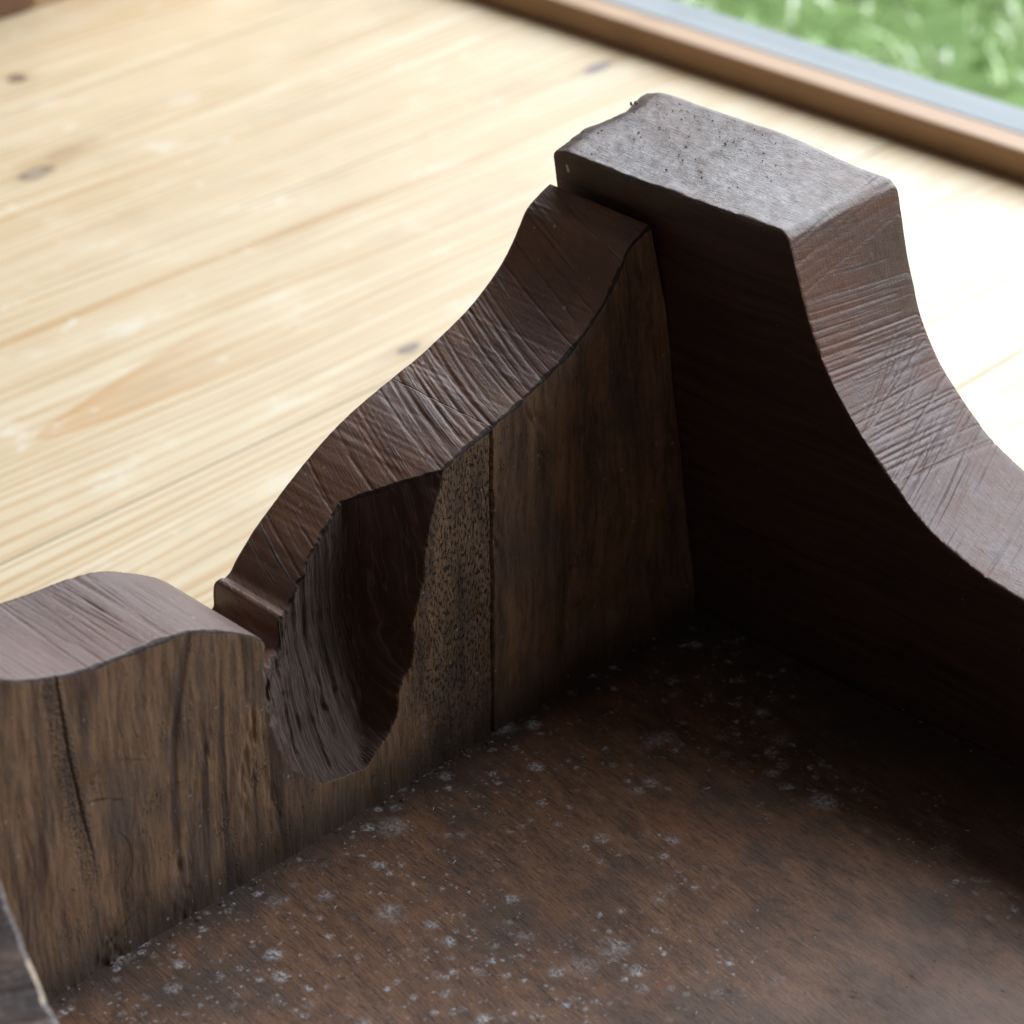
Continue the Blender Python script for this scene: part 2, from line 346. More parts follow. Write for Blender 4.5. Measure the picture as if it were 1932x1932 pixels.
def mat_pine():
    k = NT("pine_board"); o = k.obj()
    rnd = k.n('ShaderNodeObjectInfo').outputs['Random']
    off = k.comb(k.math('MULTIPLY', rnd, 3.7), k.math('MULTIPLY', rnd, 9.1))
    v0 = k.vadd(o, off)
    bend = k.noise(k.vmap(v0, (9, 1.6, 1)), 1, 2, 0.4)
    x, y, z = k.sep(v0)
    xx = k.math('ADD', x, k.math('MULTIPLY', bend, 0.050))
    # spacing varies across the board
    ring = k.math('ADD', k.math('MULTIPLY', xx, 1050), k.math('MULTIPLY', k.noise(k.vmap(k.comb(xx, 0.0), (34, 1, 1)), 1, 2), 26))
    sn = k.math('SINE', ring)
    lat = k.step(sn, 0.0, 1.0)
    lat = k.math('MULTIPLY', lat, k.step(k.noise(k.vmap(k.comb(xx, y), (46, 3, 1)), 1, 3), 0.30, 0.62, 0.12, 0.9))
    soft = k.noise(k.vmap(k.comb(xx, y), (90, 5, 1)), 1, 6, 0.7)
    col = k.ramp(soft, [(0.3, (0.66, 0.485, 0.280)), (0.5, (0.74, 0.585, 0.380)), (0.72, (0.785, 0.665, 0.475))])
    col = k.mix(k.math('MULTIPLY', lat, 0.75), col, (0.56, 0.31, 0.125))
    fine = k.noise(k.vmap(v0, (900, 12, 1)), 1, 3, 0.6)
    col = k.mix(k.step(fine, 0.45, 0.75, 0, 0.25), col, (0.60, 0.42, 0.22))
    # the flat-sawn flame
    ox, oy, oz = k.sep(o)
    u = k.math('ADD', oy, 0.046)
    ux = k.math('ADD', ox, k.math('ADD', 0.2865, k.math('MULTIPLY', u, 0.06)))
    ux = k.math('ADD', ux, k.math('MULTIPLY', k.math('SUBTRACT', bend, 0.5), 0.004))
    par = k.math('DIVIDE', k.math('ABSOLUTE', ux), k.math('MULTIPLY', k.math('POWER', k.math('MAXIMUM', u, 0.00001), 0.62), 0.082))
    flame = k.math('MULTIPLY', k.step(par, 0.90, 1.0, 1, 0), k.step(u, 0.0, 0.006))
    edge = k.step(par, 0.35, 0.95, 0.55, 1.0)
    fade = k.step(u, 0.03, 0.15, 1.0, 0.0)
    col = k.mix(k.math('MULTIPLY', k.math('MULTIPLY', flame, edge), k.math('MULTIPLY', fade, 0.8)), col, (0.60, 0.32, 0.12))
    # bleached and scuffed patches
    wp = k.noise(k.vmap(v0, (42, 20, 1)), 1, 6, 0.68)
    col = k.mix(k.step(wp, 0.56, 0.70, 0, 0.45), col, (0.85, 0.79, 0.67))
    wp2 = k.noise(k.vmap(v0, (75, 38, 1), (5, 5, 0)), 1, 3, 0.5)
    col = k.mix(k.step(wp2, 0.66, 0.73, 0, 0.5), col, (0.88, 0.82, 0.70))
    gp = k.noise(k.vmap(v0, (26, 9, 1), (9, 2, 0)), 1, 5, 0.65)
    col = k.mix(k.step(gp, 0.52, 0.75, 0, 0.5), col, (0.50, 0.38, 0.25))
    # knots
    def knot(cx, cy, rx, ry, c, amt, pale=None):
        nonlocal col
        dx = k.math('DIVIDE', k.math('ADD', k.math('SUBTRACT', ox, cx), k.math('MULTIPLY', k.math('SUBTRACT', k.noise(o, 90, 2), 0.5), 0.006)), rx)
        dy = k.math('DIVIDE', k.math('SUBTRACT', oy, cy), ry)
        d = k.math('SQRT', k.math('ADD', k.math('MULTIPLY', dx, dx), k.math('MULTIPLY', dy, dy)))
        col = k.mix(k.math('MULTIPLY', k.step(d, 1.0, 2.8, 1, 0), 0.35 * amt), col, (0.45, 0.27, 0.11))
        col = k.mix(k.math('MULTIPLY', k.step(d, 0.75, 1.15, 1, 0), amt), col, c)
        if pale: col = k.mix(k.math('MULTIPLY', k.step(d, 0.2, 0.7, 1, 0), 0.8), col, pale)
    knot(-0.5857, 0.1769, 0.0045, 0.0058, (0.11, 0.065, 0.055), 0.9)
    knot(-0.4870, 0.1115, 0.0055, 0.0105, (0.20, 0.13, 0.09), 0.85, (0.50, 0.40, 0.30))
    knot(-0.4960, 0.135, 0.0045, 0.012, (0.45, 0.30, 0.17), 0.6)
    knot(-0.3885, 0.3830, 0.0042, 0.0105, (0.14, 0.12, 0.16), 0.85)
    knot(-0.2395, 0.1050, 0.0028, 0.0065, (0.18, 0.13, 0.12), 0.8)
    knot(-0.3560, 0.170, 0.003, 0.020, (0.62, 0.36, 0.18), 0.6)
    knot(-0.2480, 0.235, 0.003, 0.022, (0.60, 0.36, 0.18), 0.6)
    rough = k.step(wp, 0.3, 0.7, 0.34, 0.48)
    h = k.math('ADD', k.math('MULTIPLY', lat, 0.4), fine)
    return k.done(col, rough, k.bump(h, 0.00015, 0.5), 0.5)

def mat_plain(name, c0, c1, scale, rough, spec=0.5, bump=0.0003):
    k = NT(name); o = k.obj()
    g = k.noise(k.vmap(o, scale), 1, 5, 0.62)
    b = k.noise(o, 22, 3, 0.6)
    col = k.ramp(g, [(0.32, c0), (0.68, c1)])
    col = k.mix(k.step(b, 0.45, 0.75, 0, 0.35), col, tuple(x * 0.7 for x in c0))
    return k.done(col, rough, k.bump(g, bump, 0.7), spec)

def mat_grass():
    k = NT("grass_blade"); o = k.obj()
    n = k.noise(o, 30, 4, 0.62); n2 = k.noise(o, 120, 1, 0.5)
    col = k.ramp(n, [(0.38, (0.32, 0.48, 0.13)), (0.48, (0.58, 0.74, 0.34)), (0.58, (0.88, 0.90, 0.74))])
    col = k.mix(k.step(n2, 0.5, 0.7, 0, 0.5), col, (0.30, 0.42, 0.16))
    return k.done(col, 0.42, None, 0.5)

def mat_split():
    """the clean split wall of the hollow"""
    k = NT("split_wall_wood"); uv = k.uv()
    f = k.noise(k.vmap(k.vadd(k.noise(uv, 40, 2, color=True), uv, 0.004), (520, 26, 1), rot=(0, 0, 0.2)), 1, 5, 0.7)
    col = k.ramp(f, [(0.3, (0.030, 0.016, 0.012)), (0.55, (0.072, 0.036, 0.026)), (0.75, (0.125, 0.068, 0.050))])
    rg = k.math('ABSOLUTE', k.math('SUBTRACT', k.noise(k.vmap(uv, (330, 14, 1), rot=(0, 0, 0.2)), 1, 2, 0.6), 0.5))
    col = k.mix(k.step(rg, 0.0, 0.02, 0.4, 0), col, (0.20, 0.13, 0.10))
    return k.done(col, 0.6, k.bump(f, 0.0008, 0.8), 0.35)
M_split = mat_split()
M_face = mat_face(); M_gouge = mat_gouge()
M_sawn_apron = mat_sawn("apron_sawn_edge", (0.125, 0.064, 0.050), (0.205, 0.126, 0.100), (0.225, 0.104, 0.054), skew=0.0, speck=1.0)
M_sawn_hump = mat_sawn("hump_sawn_edge", (0.130, 0.072, 0.060), (0.175, 0.112, 0.098), (0.160, 0.084, 0.060), skew=0.0, freq=0.9, speck=0.5, lines=0.75, streak=0.5, rough0=0.38, rough1=0.5)
M_sawn_leg = mat_sawn("leg_sawn_edge", (0.085, 0.036, 0.029), (0.125, 0.068, 0.060), (0.150, 0.056, 0.029), skew=0.0, freq=0.85, speck=0.35, lines=1.0, rough0=0.45, rough1=0.62)
M_sawn_near = mat_sawn("near_leg_sawn_edge", (0.038, 0.025, 0.023), (0.20, 0.130, 0.104), (0.080, 0.048, 0.038), skew=0.0, freq=0.55, speck=0.2, lines=1.0, streak=0.9)
M_foot = mat_sawn("foot_end_wood", (0.105, 0.066, 0.055), (0.190, 0.140, 0.125), (0.160, 0.085, 0.056), dust=0.45, skew=0.0, cross=0.0, freq=0.7, speck=0.3, lines=0.12, streak=0.75)
M_arris = mat_plain("dark_arris", (0.022, 0.014, 0.012), (0.060, 0.036, 0.028), (300, 300, 300), 0.65, 0.3)  # dark tone laid along the apron's rounded edge
def mat_worn():
    k = NT("worn_arris"); o = k.obj()
    n = k.noise(o, 55, 3, 0.55); f = k.noise(o, 700, 3, 0.6)
    col = k.mix(k.step(f, 0.4, 0.65), (0.085, 0.062, 0.058), (0.19, 0.15, 0.14))
    col = k.mix(k.step(n, 0.56, 0.62, 0, 0.9), col, (0.62, 0.46, 0.32))
    return k.done(col, 0.5, k.bump(f, 0.0004, 0.7), 0.5)
M_worn = mat_worn()
M_legface = mat_legface(); M_panel = mat_panel(); M_pine = mat_pine()
M_sill = mat_plain("sill_wood", (0.40, 0.225, 0.11), (0.55, 0.34, 0.19), (3, 140, 140), 0.55)
M_grey = mat_plain("weathered_grey_wood", (0.27, 0.285, 0.295), (0.38, 0.40, 0.41), (4, 220, 220), 0.65, 0.35)
M_darkblock = mat_plain("brown_block_wood", (0.10, 0.045, 0.022), (0.17, 0.08, 0.038), (60, 60, 5), 0.5)
M_pale = mat_plain("pale_block_wood", (0.45, 0.27, 0.13), (0.60, 0.39, 0.21), (160, 4, 160), 0.5)
M_soil = mat_plain("lawn_soil", (0.09, 0.15, 0.04), (0.17, 0.26, 0.08), (30, 30, 30), 0.9, 0.2, 0.01)
M_grass = mat_grass()
M_crumb = mat_plain("crumb_dirt", (0.08, 0.06, 0.045), (0.38, 0.31, 0.23), (900, 900, 900), 0.9, 0.2)
M_lint = mat_plain("grey_lint", (0.30, 0.29, 0.28), (0.45, 0.44, 0.43), (300, 300, 300), 0.8, 0.2)

# ------------------------------------------------------------------ the floor
HP = 0.030
floor = tag(empty("floor", (0, 0, -HP)), kind="structure")
PW = 0.1645; X0 = -0.0605
for i in range(-9, 11):
    xa = X0 + i * PW; xb = xa + PW
    g = 0.0005
    me = box_mesh("plank", xa + g, xb - g, -1.3, 0.4095, -HP - 0.022, -HP + random.uniform(-0.00015, 0.00015), [M_pine], 0.00012, 1)
    link_mesh("plank", me, floor)

# ------------------------------------------------------------------ sill, ledge, lawn
sill = tag(empty("door_sill", (-0.3, 0.42, -HP)), "long brown wooden sill along the far edge of the pine floor", "door sill")
link_mesh("sill_beam", box_mesh("sill_beam", -2.2, 1.6, 0.4120, 0.4283, -0.10, -0.0165, [M_sill], 0.0012), sill)
ledge = tag(empty("outer_ledge", (-0.3, 0.44, -HP)), "weathered grey ledge board between the brown sill and the lawn", "ledge")
link_mesh("ledge_board", box_mesh("ledge_board", -2.2, 1.6, 0.4300, 0.4560, -0.10, -0.0172, [M_grey], 0.0010), ledge)

def lawn():
    n = 40
    xs = np.linspace(-14, 14, n); ys = np.linspace(0.46, 22, n)
    V = [(x, y, -0.42 + 0.02 * float(fbm(x * 1.3, y * 1.3, 2))) for y in ys for x in xs]
    F = [(j * n + i, j * n + i + 1, (j + 1) * n + i + 1, (j + 1) * n + i) for j in range(n - 1) for i in range(n - 1)]
    me = bpy.data.meshes.new("lawn_ground"); me.from_pydata(V, [], F); me.materials.append(M_soil)
    tag(link_mesh("lawn_ground", me), kind="structure")
    N = 34000
    r = np.random.default_rng(3)
    x = r.uniform(-2.1, 0.3, N); y = r.uniform(0.50, 2.3, N)
    keep = r.random(N) < np.clip(0.55 + 1.3 * fbm(x * 9, y * 9, 3), 0.12, 1)
    x, y = x[keep], y[keep]; N = len(x)
    h = r.uniform(0.008, 0.022, N); a = r.uniform(0, 2 * np.pi, N); wd = r.uniform(0.0016, 0.0034, N)
    ln = r.uniform(0.8, 2.4, N) * h; b = r.uniform(0, 2 * np.pi, N)
    V = np.zeros((N, 5, 3))
    ca, sa = np.cos(a) * wd, np.sin(a) * wd
    dx, dy = np.cos(b) * ln, np.sin(b) * ln
    V[:, 0] = np.stack([x - ca, y - sa, np.full(N, -0.425)], 1); V[:, 1] = np.stack([x + ca, y + sa, np.full(N, -0.425)], 1)
    V[:, 2] = np.stack([x + ca * .8 + dx * .35, y + sa * .8 + dy * .35, -0.42 + h * .6], 1)
    V[:, 3] = np.stack([x - ca * .8 + dx * .35, y - sa * .8 + dy * .35, -0.42 + h * .6], 1)
    V[:, 4] = np.stack([x + dx, y + dy, -0.42 + h], 1)
    base = (np.arange(N) * 5)[:, None]
    F = (base + np.array([[0, 1, 2, 3]])).tolist() + (base + np.array([[3, 2, 4]])).tolist()
    me = bpy.data.meshes.new("grass"); me.from_pydata(V.reshape(-1, 3).tolist(), [], F); me.materials.append(M_grass)
    tag(link_mesh("grass", me), kind="stuff")
lawn()

# things at the top left edge of the picture
blk = tag(empty("brown_block", (-0.70, 0.20, -HP)), "dark brown wooden block standing on the pine floor in the far corner", "wooden block")
link_mesh("block_body", box_mesh("block_body", -0.76, -0.6565, 0.06, 0.2415, -HP + 0.0006, 0.09, [M_darkblock], 0.0018), blk)
pal = tag(empty("pale_board", (-0.70, 0.33, -HP)), "pale wooden board lying on the floor behind the dark brown block", "board")
link_mesh("board_body", box_mesh("board_body", -0.76, -0.6578, 0.2428, 0.40, -HP + 0.0006, 0.05, [M_pale], 0.002), pal)

# ------------------------------------------------------------------ the stool
TA = 0.040      # apron thickness
TL = 0.0507     # leg thickness
LEAN = 0.1674   # the leg boards lean inwards by this much per metre of height
LEN = 0.3225     # clear length between the legs at the seat
WID = 0.460     # clear width between the aprons
stool = tag(empty("wooden_stool", (0.23, -0.163, -HP)), "weathered dark brown wooden stool turned upside down on the pine floor", "stool")

def ring_mesh(name, P, UV, matidx, mats, closed_ends=True, flip=False):
    """P: (columns, K, 3) cross-section rings. UV per strip quad corner: dict strip-> handled through UV (columns, K+1, 2)"""
    C, K, _ = P.shape
    V = P.reshape(-1, 3)
    i = np.arange(C - 1)[:, None]; j = np.arange(K)[None, :]
    j2 = (j + 1) % K
    q = np.stack([i * K + j, (i + 1) * K + j, (i + 1) * K + j2, i * K + j2], -1).reshape(-1, 4)
    uq = np.stack([UV[:-1, :K], UV[1:, :K], UV[1:, 1:K + 1], UV[:-1, 1:K + 1]], 2).reshape(-1, 4, 2)
    mi = matidx.reshape(-1)
    if flip: q = q[:, ::-1]; uq = uq[:, ::-1]
    faces = q.tolist()
    caps = []
    if closed_ends:
        c0 = list(range(K)); c1 = [(C - 1) * K + t for t in range(K)][::-1]
        if flip: c0 = c0[::-1]; c1 = c1[::-1]
        caps = [c0, c1]
    me = bpy.data.meshes.new(name)
    me.from_pydata(V.tolist(), [], faces + caps)
    for mm in mats: me.materials.append(mm)
    allmi = np.concatenate([mi, np.zeros(len(caps), int)]).astype(np.int32)
    me.polygons.foreach_set("material_index", allmi)
    uvl = me.uv_layers.new(name="UVMap")
    flat = uq.reshape(-1, 2)
    if caps:
        cu = []
        for c in caps: cu += [(V[t][1], V[t][2]) for t in c]
        flat = np.vstack([flat, np.array(cu)])
    uvl.data.foreach_set("uv", flat.astype(np.float32).ravel())
    sm = np.ones(len(allmi), bool)
    if caps: sm[-2:] = False
    me.polygons.foreach_set("use_smooth", sm)
    me.update()
    return me

def groove_field(s, t, lines):
    """sum of thin saw-cut grooves; s along, t across (arrays), lines: (s0, skew, curve, t0, t1, width, depth)"""
    g = np.zeros(np.broadcast(s, t).shape)
    for s0, sk, cv, t0, t1, wd, dp in lines:
        c = s0 + sk * t + cv * t * t
        e = sstep(t0 - 0.002, t0 + 0.002, t) * (1 - sstep(t1 - 0.002, t1 + 0.002, t))
        g -= dp * np.exp(-((s - c) / wd) ** 2) * e
    return g

# ---- apron ------------------------------------------------------
AP = [(-0.322, 0.1425), (-0.312, 0.1420), (-0.305, 0.1385), (-0.295, 0.1290), (-0.283, 0.1165), (-0.272, 0.1075), (-0.2626, 0.1020), (-0.2535, 0.0975), (-0.2427, 0.0938),
      (-0.2329, 0.0919), (-0.2245, 0.0908), (-0.2142, 0.0898), (-0.2056, 0.0884), (-0.2004, 0.0867), (-0.1935, 0.0832),
      (-0.1882, 0.0801), (-0.1829, 0.0764), (-0.1800, 0.0738), (-0.1788, 0.0705), (-0.1784, 0.0600), (-0.1776, 0.0520), (-0.1764, 0.0500), (-0.1750, 0.0515), (-0.1742, 0.0560), (-0.1700, 0.0575),
      (-0.1650, 0.0580), (-0.1637, 0.0592), (-0.1633, 0.0640), (-0.1626, 0.0664), (-0.1613, 0.0669), (-0.1596, 0.0663), (-0.1575, 0.0669), (-0.1535, 0.0712), (-0.1472, 0.0770),
      (-0.1389, 0.0829), (-0.1285, 0.0896), (-0.1190, 0.0949), (-0.1096, 0.0989), (-0.1000, 0.1018), (-0.0905, 0.1043), (-0.0820, 0.1066), (-0.0755, 0.1089),
      (-0.0602, 0.1153), (-0.0492, 0.1229), (-0.0345, 0.1382), (-0.0290, 0.1407), (-0.0235, 0.1428)]
JOINT = -0.0935
R_rz = np.array([-0.01, 0.0148, 0.0214, 0.044, 0.0652, 0.0813, 0.0987, 0.12]); R_ry = np.array([-0.150, -0.1445, -0.1344, -0.1254, -0.1216, -0.1191, -0.1126, -0.1050])
L_rz = np.array([-0.01, 0.0148, 0.0177, 0.0292, 0.046, 0.0607, 0.0716, 0.12]); L_ry = np.array([-0.150, -0.1490, -0.1620, -0.1735, -0.1793, -0.1812, -0.1795, -0.1700])
V_rz = np.array([-0.01, 0.0140, 0.02, 0.033, 0.045, 0.062, 0.075, 0.09, 0.12]); V_ry = np.array([-0.148, -0.1458, -0.1395, -0.1330, -0.1312, -0.1310, -0.1318, -0.1325, -0.134])

def gouge(y, z):
    jag = 0.0020 * fbm(y * 150, z * 150, 4)
    yr = np.interp(z, R_rz, R_ry) + jag; yl = np.interp(z, L_rz, L_ry) + jag * 1.3; yv = np.interp(z, V_rz, V_ry)
    yv = np.minimum(yv, yr - 0.0012); yv = np.maximum(yv, yl + 0.0012)
    D = 0.0205 * np.clip((z - 0.0140) / 0.040, 0, 1) ** 0.55
    ur = np.clip((y - yv) / (yr - yv), 0, 1); ul = np.clip((yv - y) / (yv - yl), 0, 1)
    d = np.where(y > yv, D * (1 - ur ** 1.25), D * (1 - 0.25 * ul ** 0.9 - 0.75 * ul ** 2.6))
    inside = (y > yl) & (y < yr) & (z > 0.0145)
    edge = np.minimum(np.clip((y - yl) / 0.006, 0, 1), np.clip((yr - y) / 0.004, 0, 1)) * np.clip((z - 0.0145) / 0.006, 0, 1)
    wv = 0.0015 * fbm(y * 30, z * 22, 2) + 0.10 * (z - 0.05) * (y + 0.15)
    fib = 0.0016 * fbm((y + wv) * 260, z * 12, 2) + 0.0018 * (np.abs(fbm((y + wv) * 520, z * 18 + 3, 2)) - 0.2) + 0.0010 * fbm((y + wv) * 900, z * 30, 2)
    return np.where(inside, d + fib * edge * np.where(y > yv, 0.12, 0.9), 0), np.where(inside, np.where(y > yv, 2, 1), 0)

def build_apron(name, ya, yb, ncol, mirror=False, damage=True):
    Q, S = catmull(AP, 4000)
    sa, sb = np.interp([ya, yb], Q[:, 0], S)
    # columns are spread evenly along the curve
    ss = np.linspace(sa, sb, ncol)
    Y = np.interp(ss, S, Q[:, 0]); Z = np.interp(ss, S, Q[:, 1])
    Z = Z + 0.00025 * fbm(ss * 60, 0.5 + 0 * ss, 2) + 0.00022 * fbm(ss * 500, 4.5 + 0 * ss, 2)
    NF, NTOP, NB = (170, 64, 6) if damage else (12, 10, 4)
    r = 0.0006 + 0.0012 * np.clip(fbm(ss * 240, 2.2 + 0 * ss, 4) + 0.1, 0, 1)
    rows = []; uvs = []
    zf = np.linspace(-0.004, 1, NF) ; zf[0] = 0
    # front
    yy = Y[:, None] + 0 * zf[None]; zz = -0.0015 + (Z - r + 0.0015)[:, None] * (np.linspace(0, 1, NF) ** 0.92)[None]
    if damage:
        gd, inside = gouge(yy, zz)
    else:
        gd = np.zeros_like(yy); inside = np.zeros(yy.shape, int)
    x = -gd + 0.0007 * fbm(yy * 30, zz * 22, 3) + 0.00025 * fbm(yy * 420, zz * 60, 3)
    if damage:
        # glue joint
        wj = 0.00062 + 0.00030 * fbm(zz * 90, 3.3 + 0 * zz, 2)
        yj = JOINT + 0.0006 * fbm(zz * 45, 1.1 + 0 * zz, 2)
        topf = np.clip((Z[:, None] - 0.0012 - zz) / 0.004, 0, 1)
        x -= 0.0035 * (1 - sstep(wj * 0.8, wj * 1.25, np.abs(yy - yj))) * topf
        # open check in the left hump that closes downwards
        yc = np.interp(zz, [0.0323, 0.0698, 0.0929], [-0.2405, -0.2452, -0.2468]) + 0.0004 * fbm(zz * 120, 8.0 + 0 * zz, 2)
        k = np.clip((zz - 0.026) / 0.03, 0, 1)
        dyc = yy - yc
        x -= k * (0.0006 * np.exp(-(np.maximum(dyc, 0) / 0.0003) ** 2) * (dyc > 0) + (0.0004 * np.exp(np.minimum(dyc, 0) / 0.0004) + 0.0002 * np.exp(np.minimum(dyc, 0) / (0.0006 + 0.0022 * k))) * (dyc <= 0))
        # faint hollow lines of tool marks
        yc2 = np.interp(zz, [0.0, 0.035, 0.062, 0.088], [-0.2130, -0.2137, -0.2115, -0.2045])
        x -= 0.0003 * np.exp(-((yy - yc2) / 0.0013) ** 2)
        # worm rotted patches
        rot = np.clip(fbm(yy * 55 + 3, zz * 30 + 1, 3) - 0.18, 0, 1) * 0.0035 * np.clip(fbm(yy * 600, zz * 220, 2) + 0.25, 0, 1)
        x -= rot
    front = np.stack([x, yy, zz], -1)
    gtop = gd[:, -1]
    # rounded arris, then the sawn top, then back
    xe = x[:, -1]
    arr = np.stack([xe - 0.3 * r, Y, Z - 0.3 * r], -1)[:, None]
    f = np.linspace(0, 1, NTOP)[None]
    xs = (xe - r)[:, None] * (1 - f) + (-TA + 0.001) * f
    tt = -xs                                    # distance from the inner face
    sg = ss[:, None]
    nx = np.gradient(Y, ss); nz = np.gradient(Z, ss); nn = np.hypot(nx, nz); nx, nz = nx / nn, nz / nn
    sfl = S[np.argmin(np.abs(Q[:, 0] - (-0.158)))]
    g = np.zeros_like(xs)
    if damage:
        rr = np.random.default_rng(11); lines = []
        for _ in range(62):        # fan of coarse saw strokes on the slope
            s0 = sfl + 0.064 + rr.normal(0.018, 0.018)
            lines.append((s0 - 0.012, 0.34 + rr.normal(0, 0.018), 2.0, rr.choice([-.01, -.01, 0.008]), rr.choice([0.05, 0.05, 0.05, 0.030]), rr.uniform(0.00028, 0.0005), rr.uniform(0.00005, 0.00026)))
        for _ in range(14):
            lines.append((sfl + rr.uniform(0.0, 0.17), 0.34 + rr.normal(0, 0.03), 1.5, rr.uniform(-0.01, 0.02), rr.uniform(0.02, 0.05), 0.0003, 0.00025))
        shump = S[np.argmin(np.abs(Q[:, 0] + 0.21))]
        for _ in range(34):        # scoring on the hump
            s0 = shump + rr.uniform(-0.07, 0.02); ta = rr.uniform(-0.01, 0.028)
            lines.append((s0, 0.02 + rr.normal(0, 0.05), 0.0, ta, ta + rr.uniform(0.012, 0.04), rr.uniform(0.0003, 0.0004), rr.uniform(0.00008, 0.00024)))
        g = groove_field(sg, tt, lines)
    g = g + 0.0002 * fbm(sg * 34, tt * 24, 2) + 0.00012 * fbm(sg * 500, tt * 90, 2)
    fadeg = np.clip(f / 0.02, 0, 1)
    # facets left by the saw: shallow waves along the slope
    Yt = Y[:, None] - nz[:, None] * g * 1.0
    Zt = Z[:, None] + nx[:, None] * g * 1.0 + 0.0012 * f
    top = np.stack([xs, Yt, Zt], -1)
    fb = np.linspace(0, 1, NB)[None]
    zb = (Z - 0.001 + 0.0012)[:, None] * (1 - fb) + (-0.0015) * fb
    back = np.stack([np.full_like(zb, -TA), Y[:, None] + 0 * zb, zb], -1)
    P = np.concatenate([front, arr, top, back], 1)
    K = P.shape[1]
    UV = np.zeros((ncol, K + 1, 2)); mi = np.zeros((ncol - 1, K), int)
    UV[:, :NF, 0] = yy; UV[:, :NF, 1] = zz
    UV[:, NF] = np.stack([ss, 0 * ss], -1)
    skw = np.where(Y[:, None] < -0.1786, 0.0, 0.34 + 2.0 * tt)
    UV[:, NF + 1:NF + 1 + NTOP, 0] = sg - skw * tt; UV[:, NF + 1:NF + 1 + NTOP, 1] = tt
    UV[:, NF + 1 + NTOP:NF + 1 + NTOP + NB, 0] = Y[:, None]; UV[:, NF + 1 + NTOP:NF + 1 + NTOP + NB, 1] = zb
    UV[:, K] = UV[:, 0]
    # the strip between front and arris must not interpolate between the two uv spaces
    UV[:, NF - 1, 0] = np.where(True, yy[:, -1], 0)
    mi[:, :NF - 1] = np.where((inside[:-1, 1:] > 0) & (inside[1:, 1:] > 0), np.where(inside[:-1, 1:] == 2, 5, 2), 0)
    hump = (0.5 * (Y[1:] + Y[:-1]) < -0.1786)
    mi[:, NF - 1:NF + NTOP] = np.where(hump, 3, 1)[:, None]
    mi[:, NF - 1:NF + 1] = 4
    # give the two arris strips plain sawn uv by nudging: the front top row keeps face uv, the arris strip is tiny
    if mirror: P = P.copy(); P[..., 0] = WID - P[..., 0]
    me = ring_mesh(name, P, UV, mi, [M_face, M_sawn_apron, M_gouge, M_sawn_hump, M_arris, M_split], True, flip=not mirror)
    return me

def apron_end(z): return -LEAN * z
def shear_end(me, ymax_side=True):
    pass

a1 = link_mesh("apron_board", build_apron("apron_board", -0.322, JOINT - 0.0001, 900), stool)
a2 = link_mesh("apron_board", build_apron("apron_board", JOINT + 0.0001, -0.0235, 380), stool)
# the short boards end square; carry each down to the leaning leg with a butt that follows the leg face
for o in (a1, a2):
    n = len(o.data.vertices); co = np.empty(n * 3, np.float32); o.data.vertices.foreach_get("co", co); co = co.reshape(-1, 3)
    y = co[:, 1]; z = np.maximum(co[:, 2], 0)
    if o is a2:
        f = sstep(-0.055, -0.0235, y); tgt = -LEAN * z - 0.0006 - 0.0030 * np.clip((z - 0.115) / 0.025, 0, 1)
        co[:, 1] = y + f * (tgt - (-0.0235))
    else:
        f = sstep(-0.280, -0.322, y); tgt = -LEN + LEAN * z + 0.0006
        co[:, 1] = y + f * (tgt - (-0.322))
    o.data.vertices.foreach_set("co", co.ravel()); o.data.update()
a3 = link_mesh("apron_board", build_apron("apron_board", -0.322, -0.0235, 160, mirror=True, damage=False), stool)
n = len(a3.data.vertices); co = np.empty(n * 3, np.float32); a3.data.vertices.foreach_get("co", co); co = co.reshape(-1, 3)
y = co[:, 1].copy(); z = np.maximum(co[:, 2], 0)
co[:, 1] += sstep(-0.06, -0.0235, y) * (-LEAN * z - 0.0006 + 0.0235) + sstep(-0.280, -0.322, y) * (-LEN + LEAN * z + 0.0006 + 0.322)
a3.data.vertices.foreach_set("co", co.ravel()); a3.data.update()

# ---- legs ---------------------------------------------------------
LP = [(-0.0400, 0.1528), (-0.0360, 0.1544), (-0.0200, 0.1545), (0.0100, 0.1547), (0.0380, 0.1549), (0.0462, 0.1547), (0.0478, 0.1530), (0.0497, 0.1454), (0.0533, 0.1294), (0.0589, 0.1138),
      (0.0701, 0.0966), (0.0815, 0.0830), (0.0904, 0.0744), (0.1066, 0.0662), (0.1247, 0.0621), (0.1450, 0.0600), (0.1750, 0.0580), (0.2300, 0.0570)]
LDEL_Z = np.array([0.058, 0.0714, 0.0793, 0.0977, 0.1221, 0.153, 0.16]); LDEL = np.array([0.0, 0.0055, 0.0086, 0.0087, 0.0040, 0.0011, 0.001])

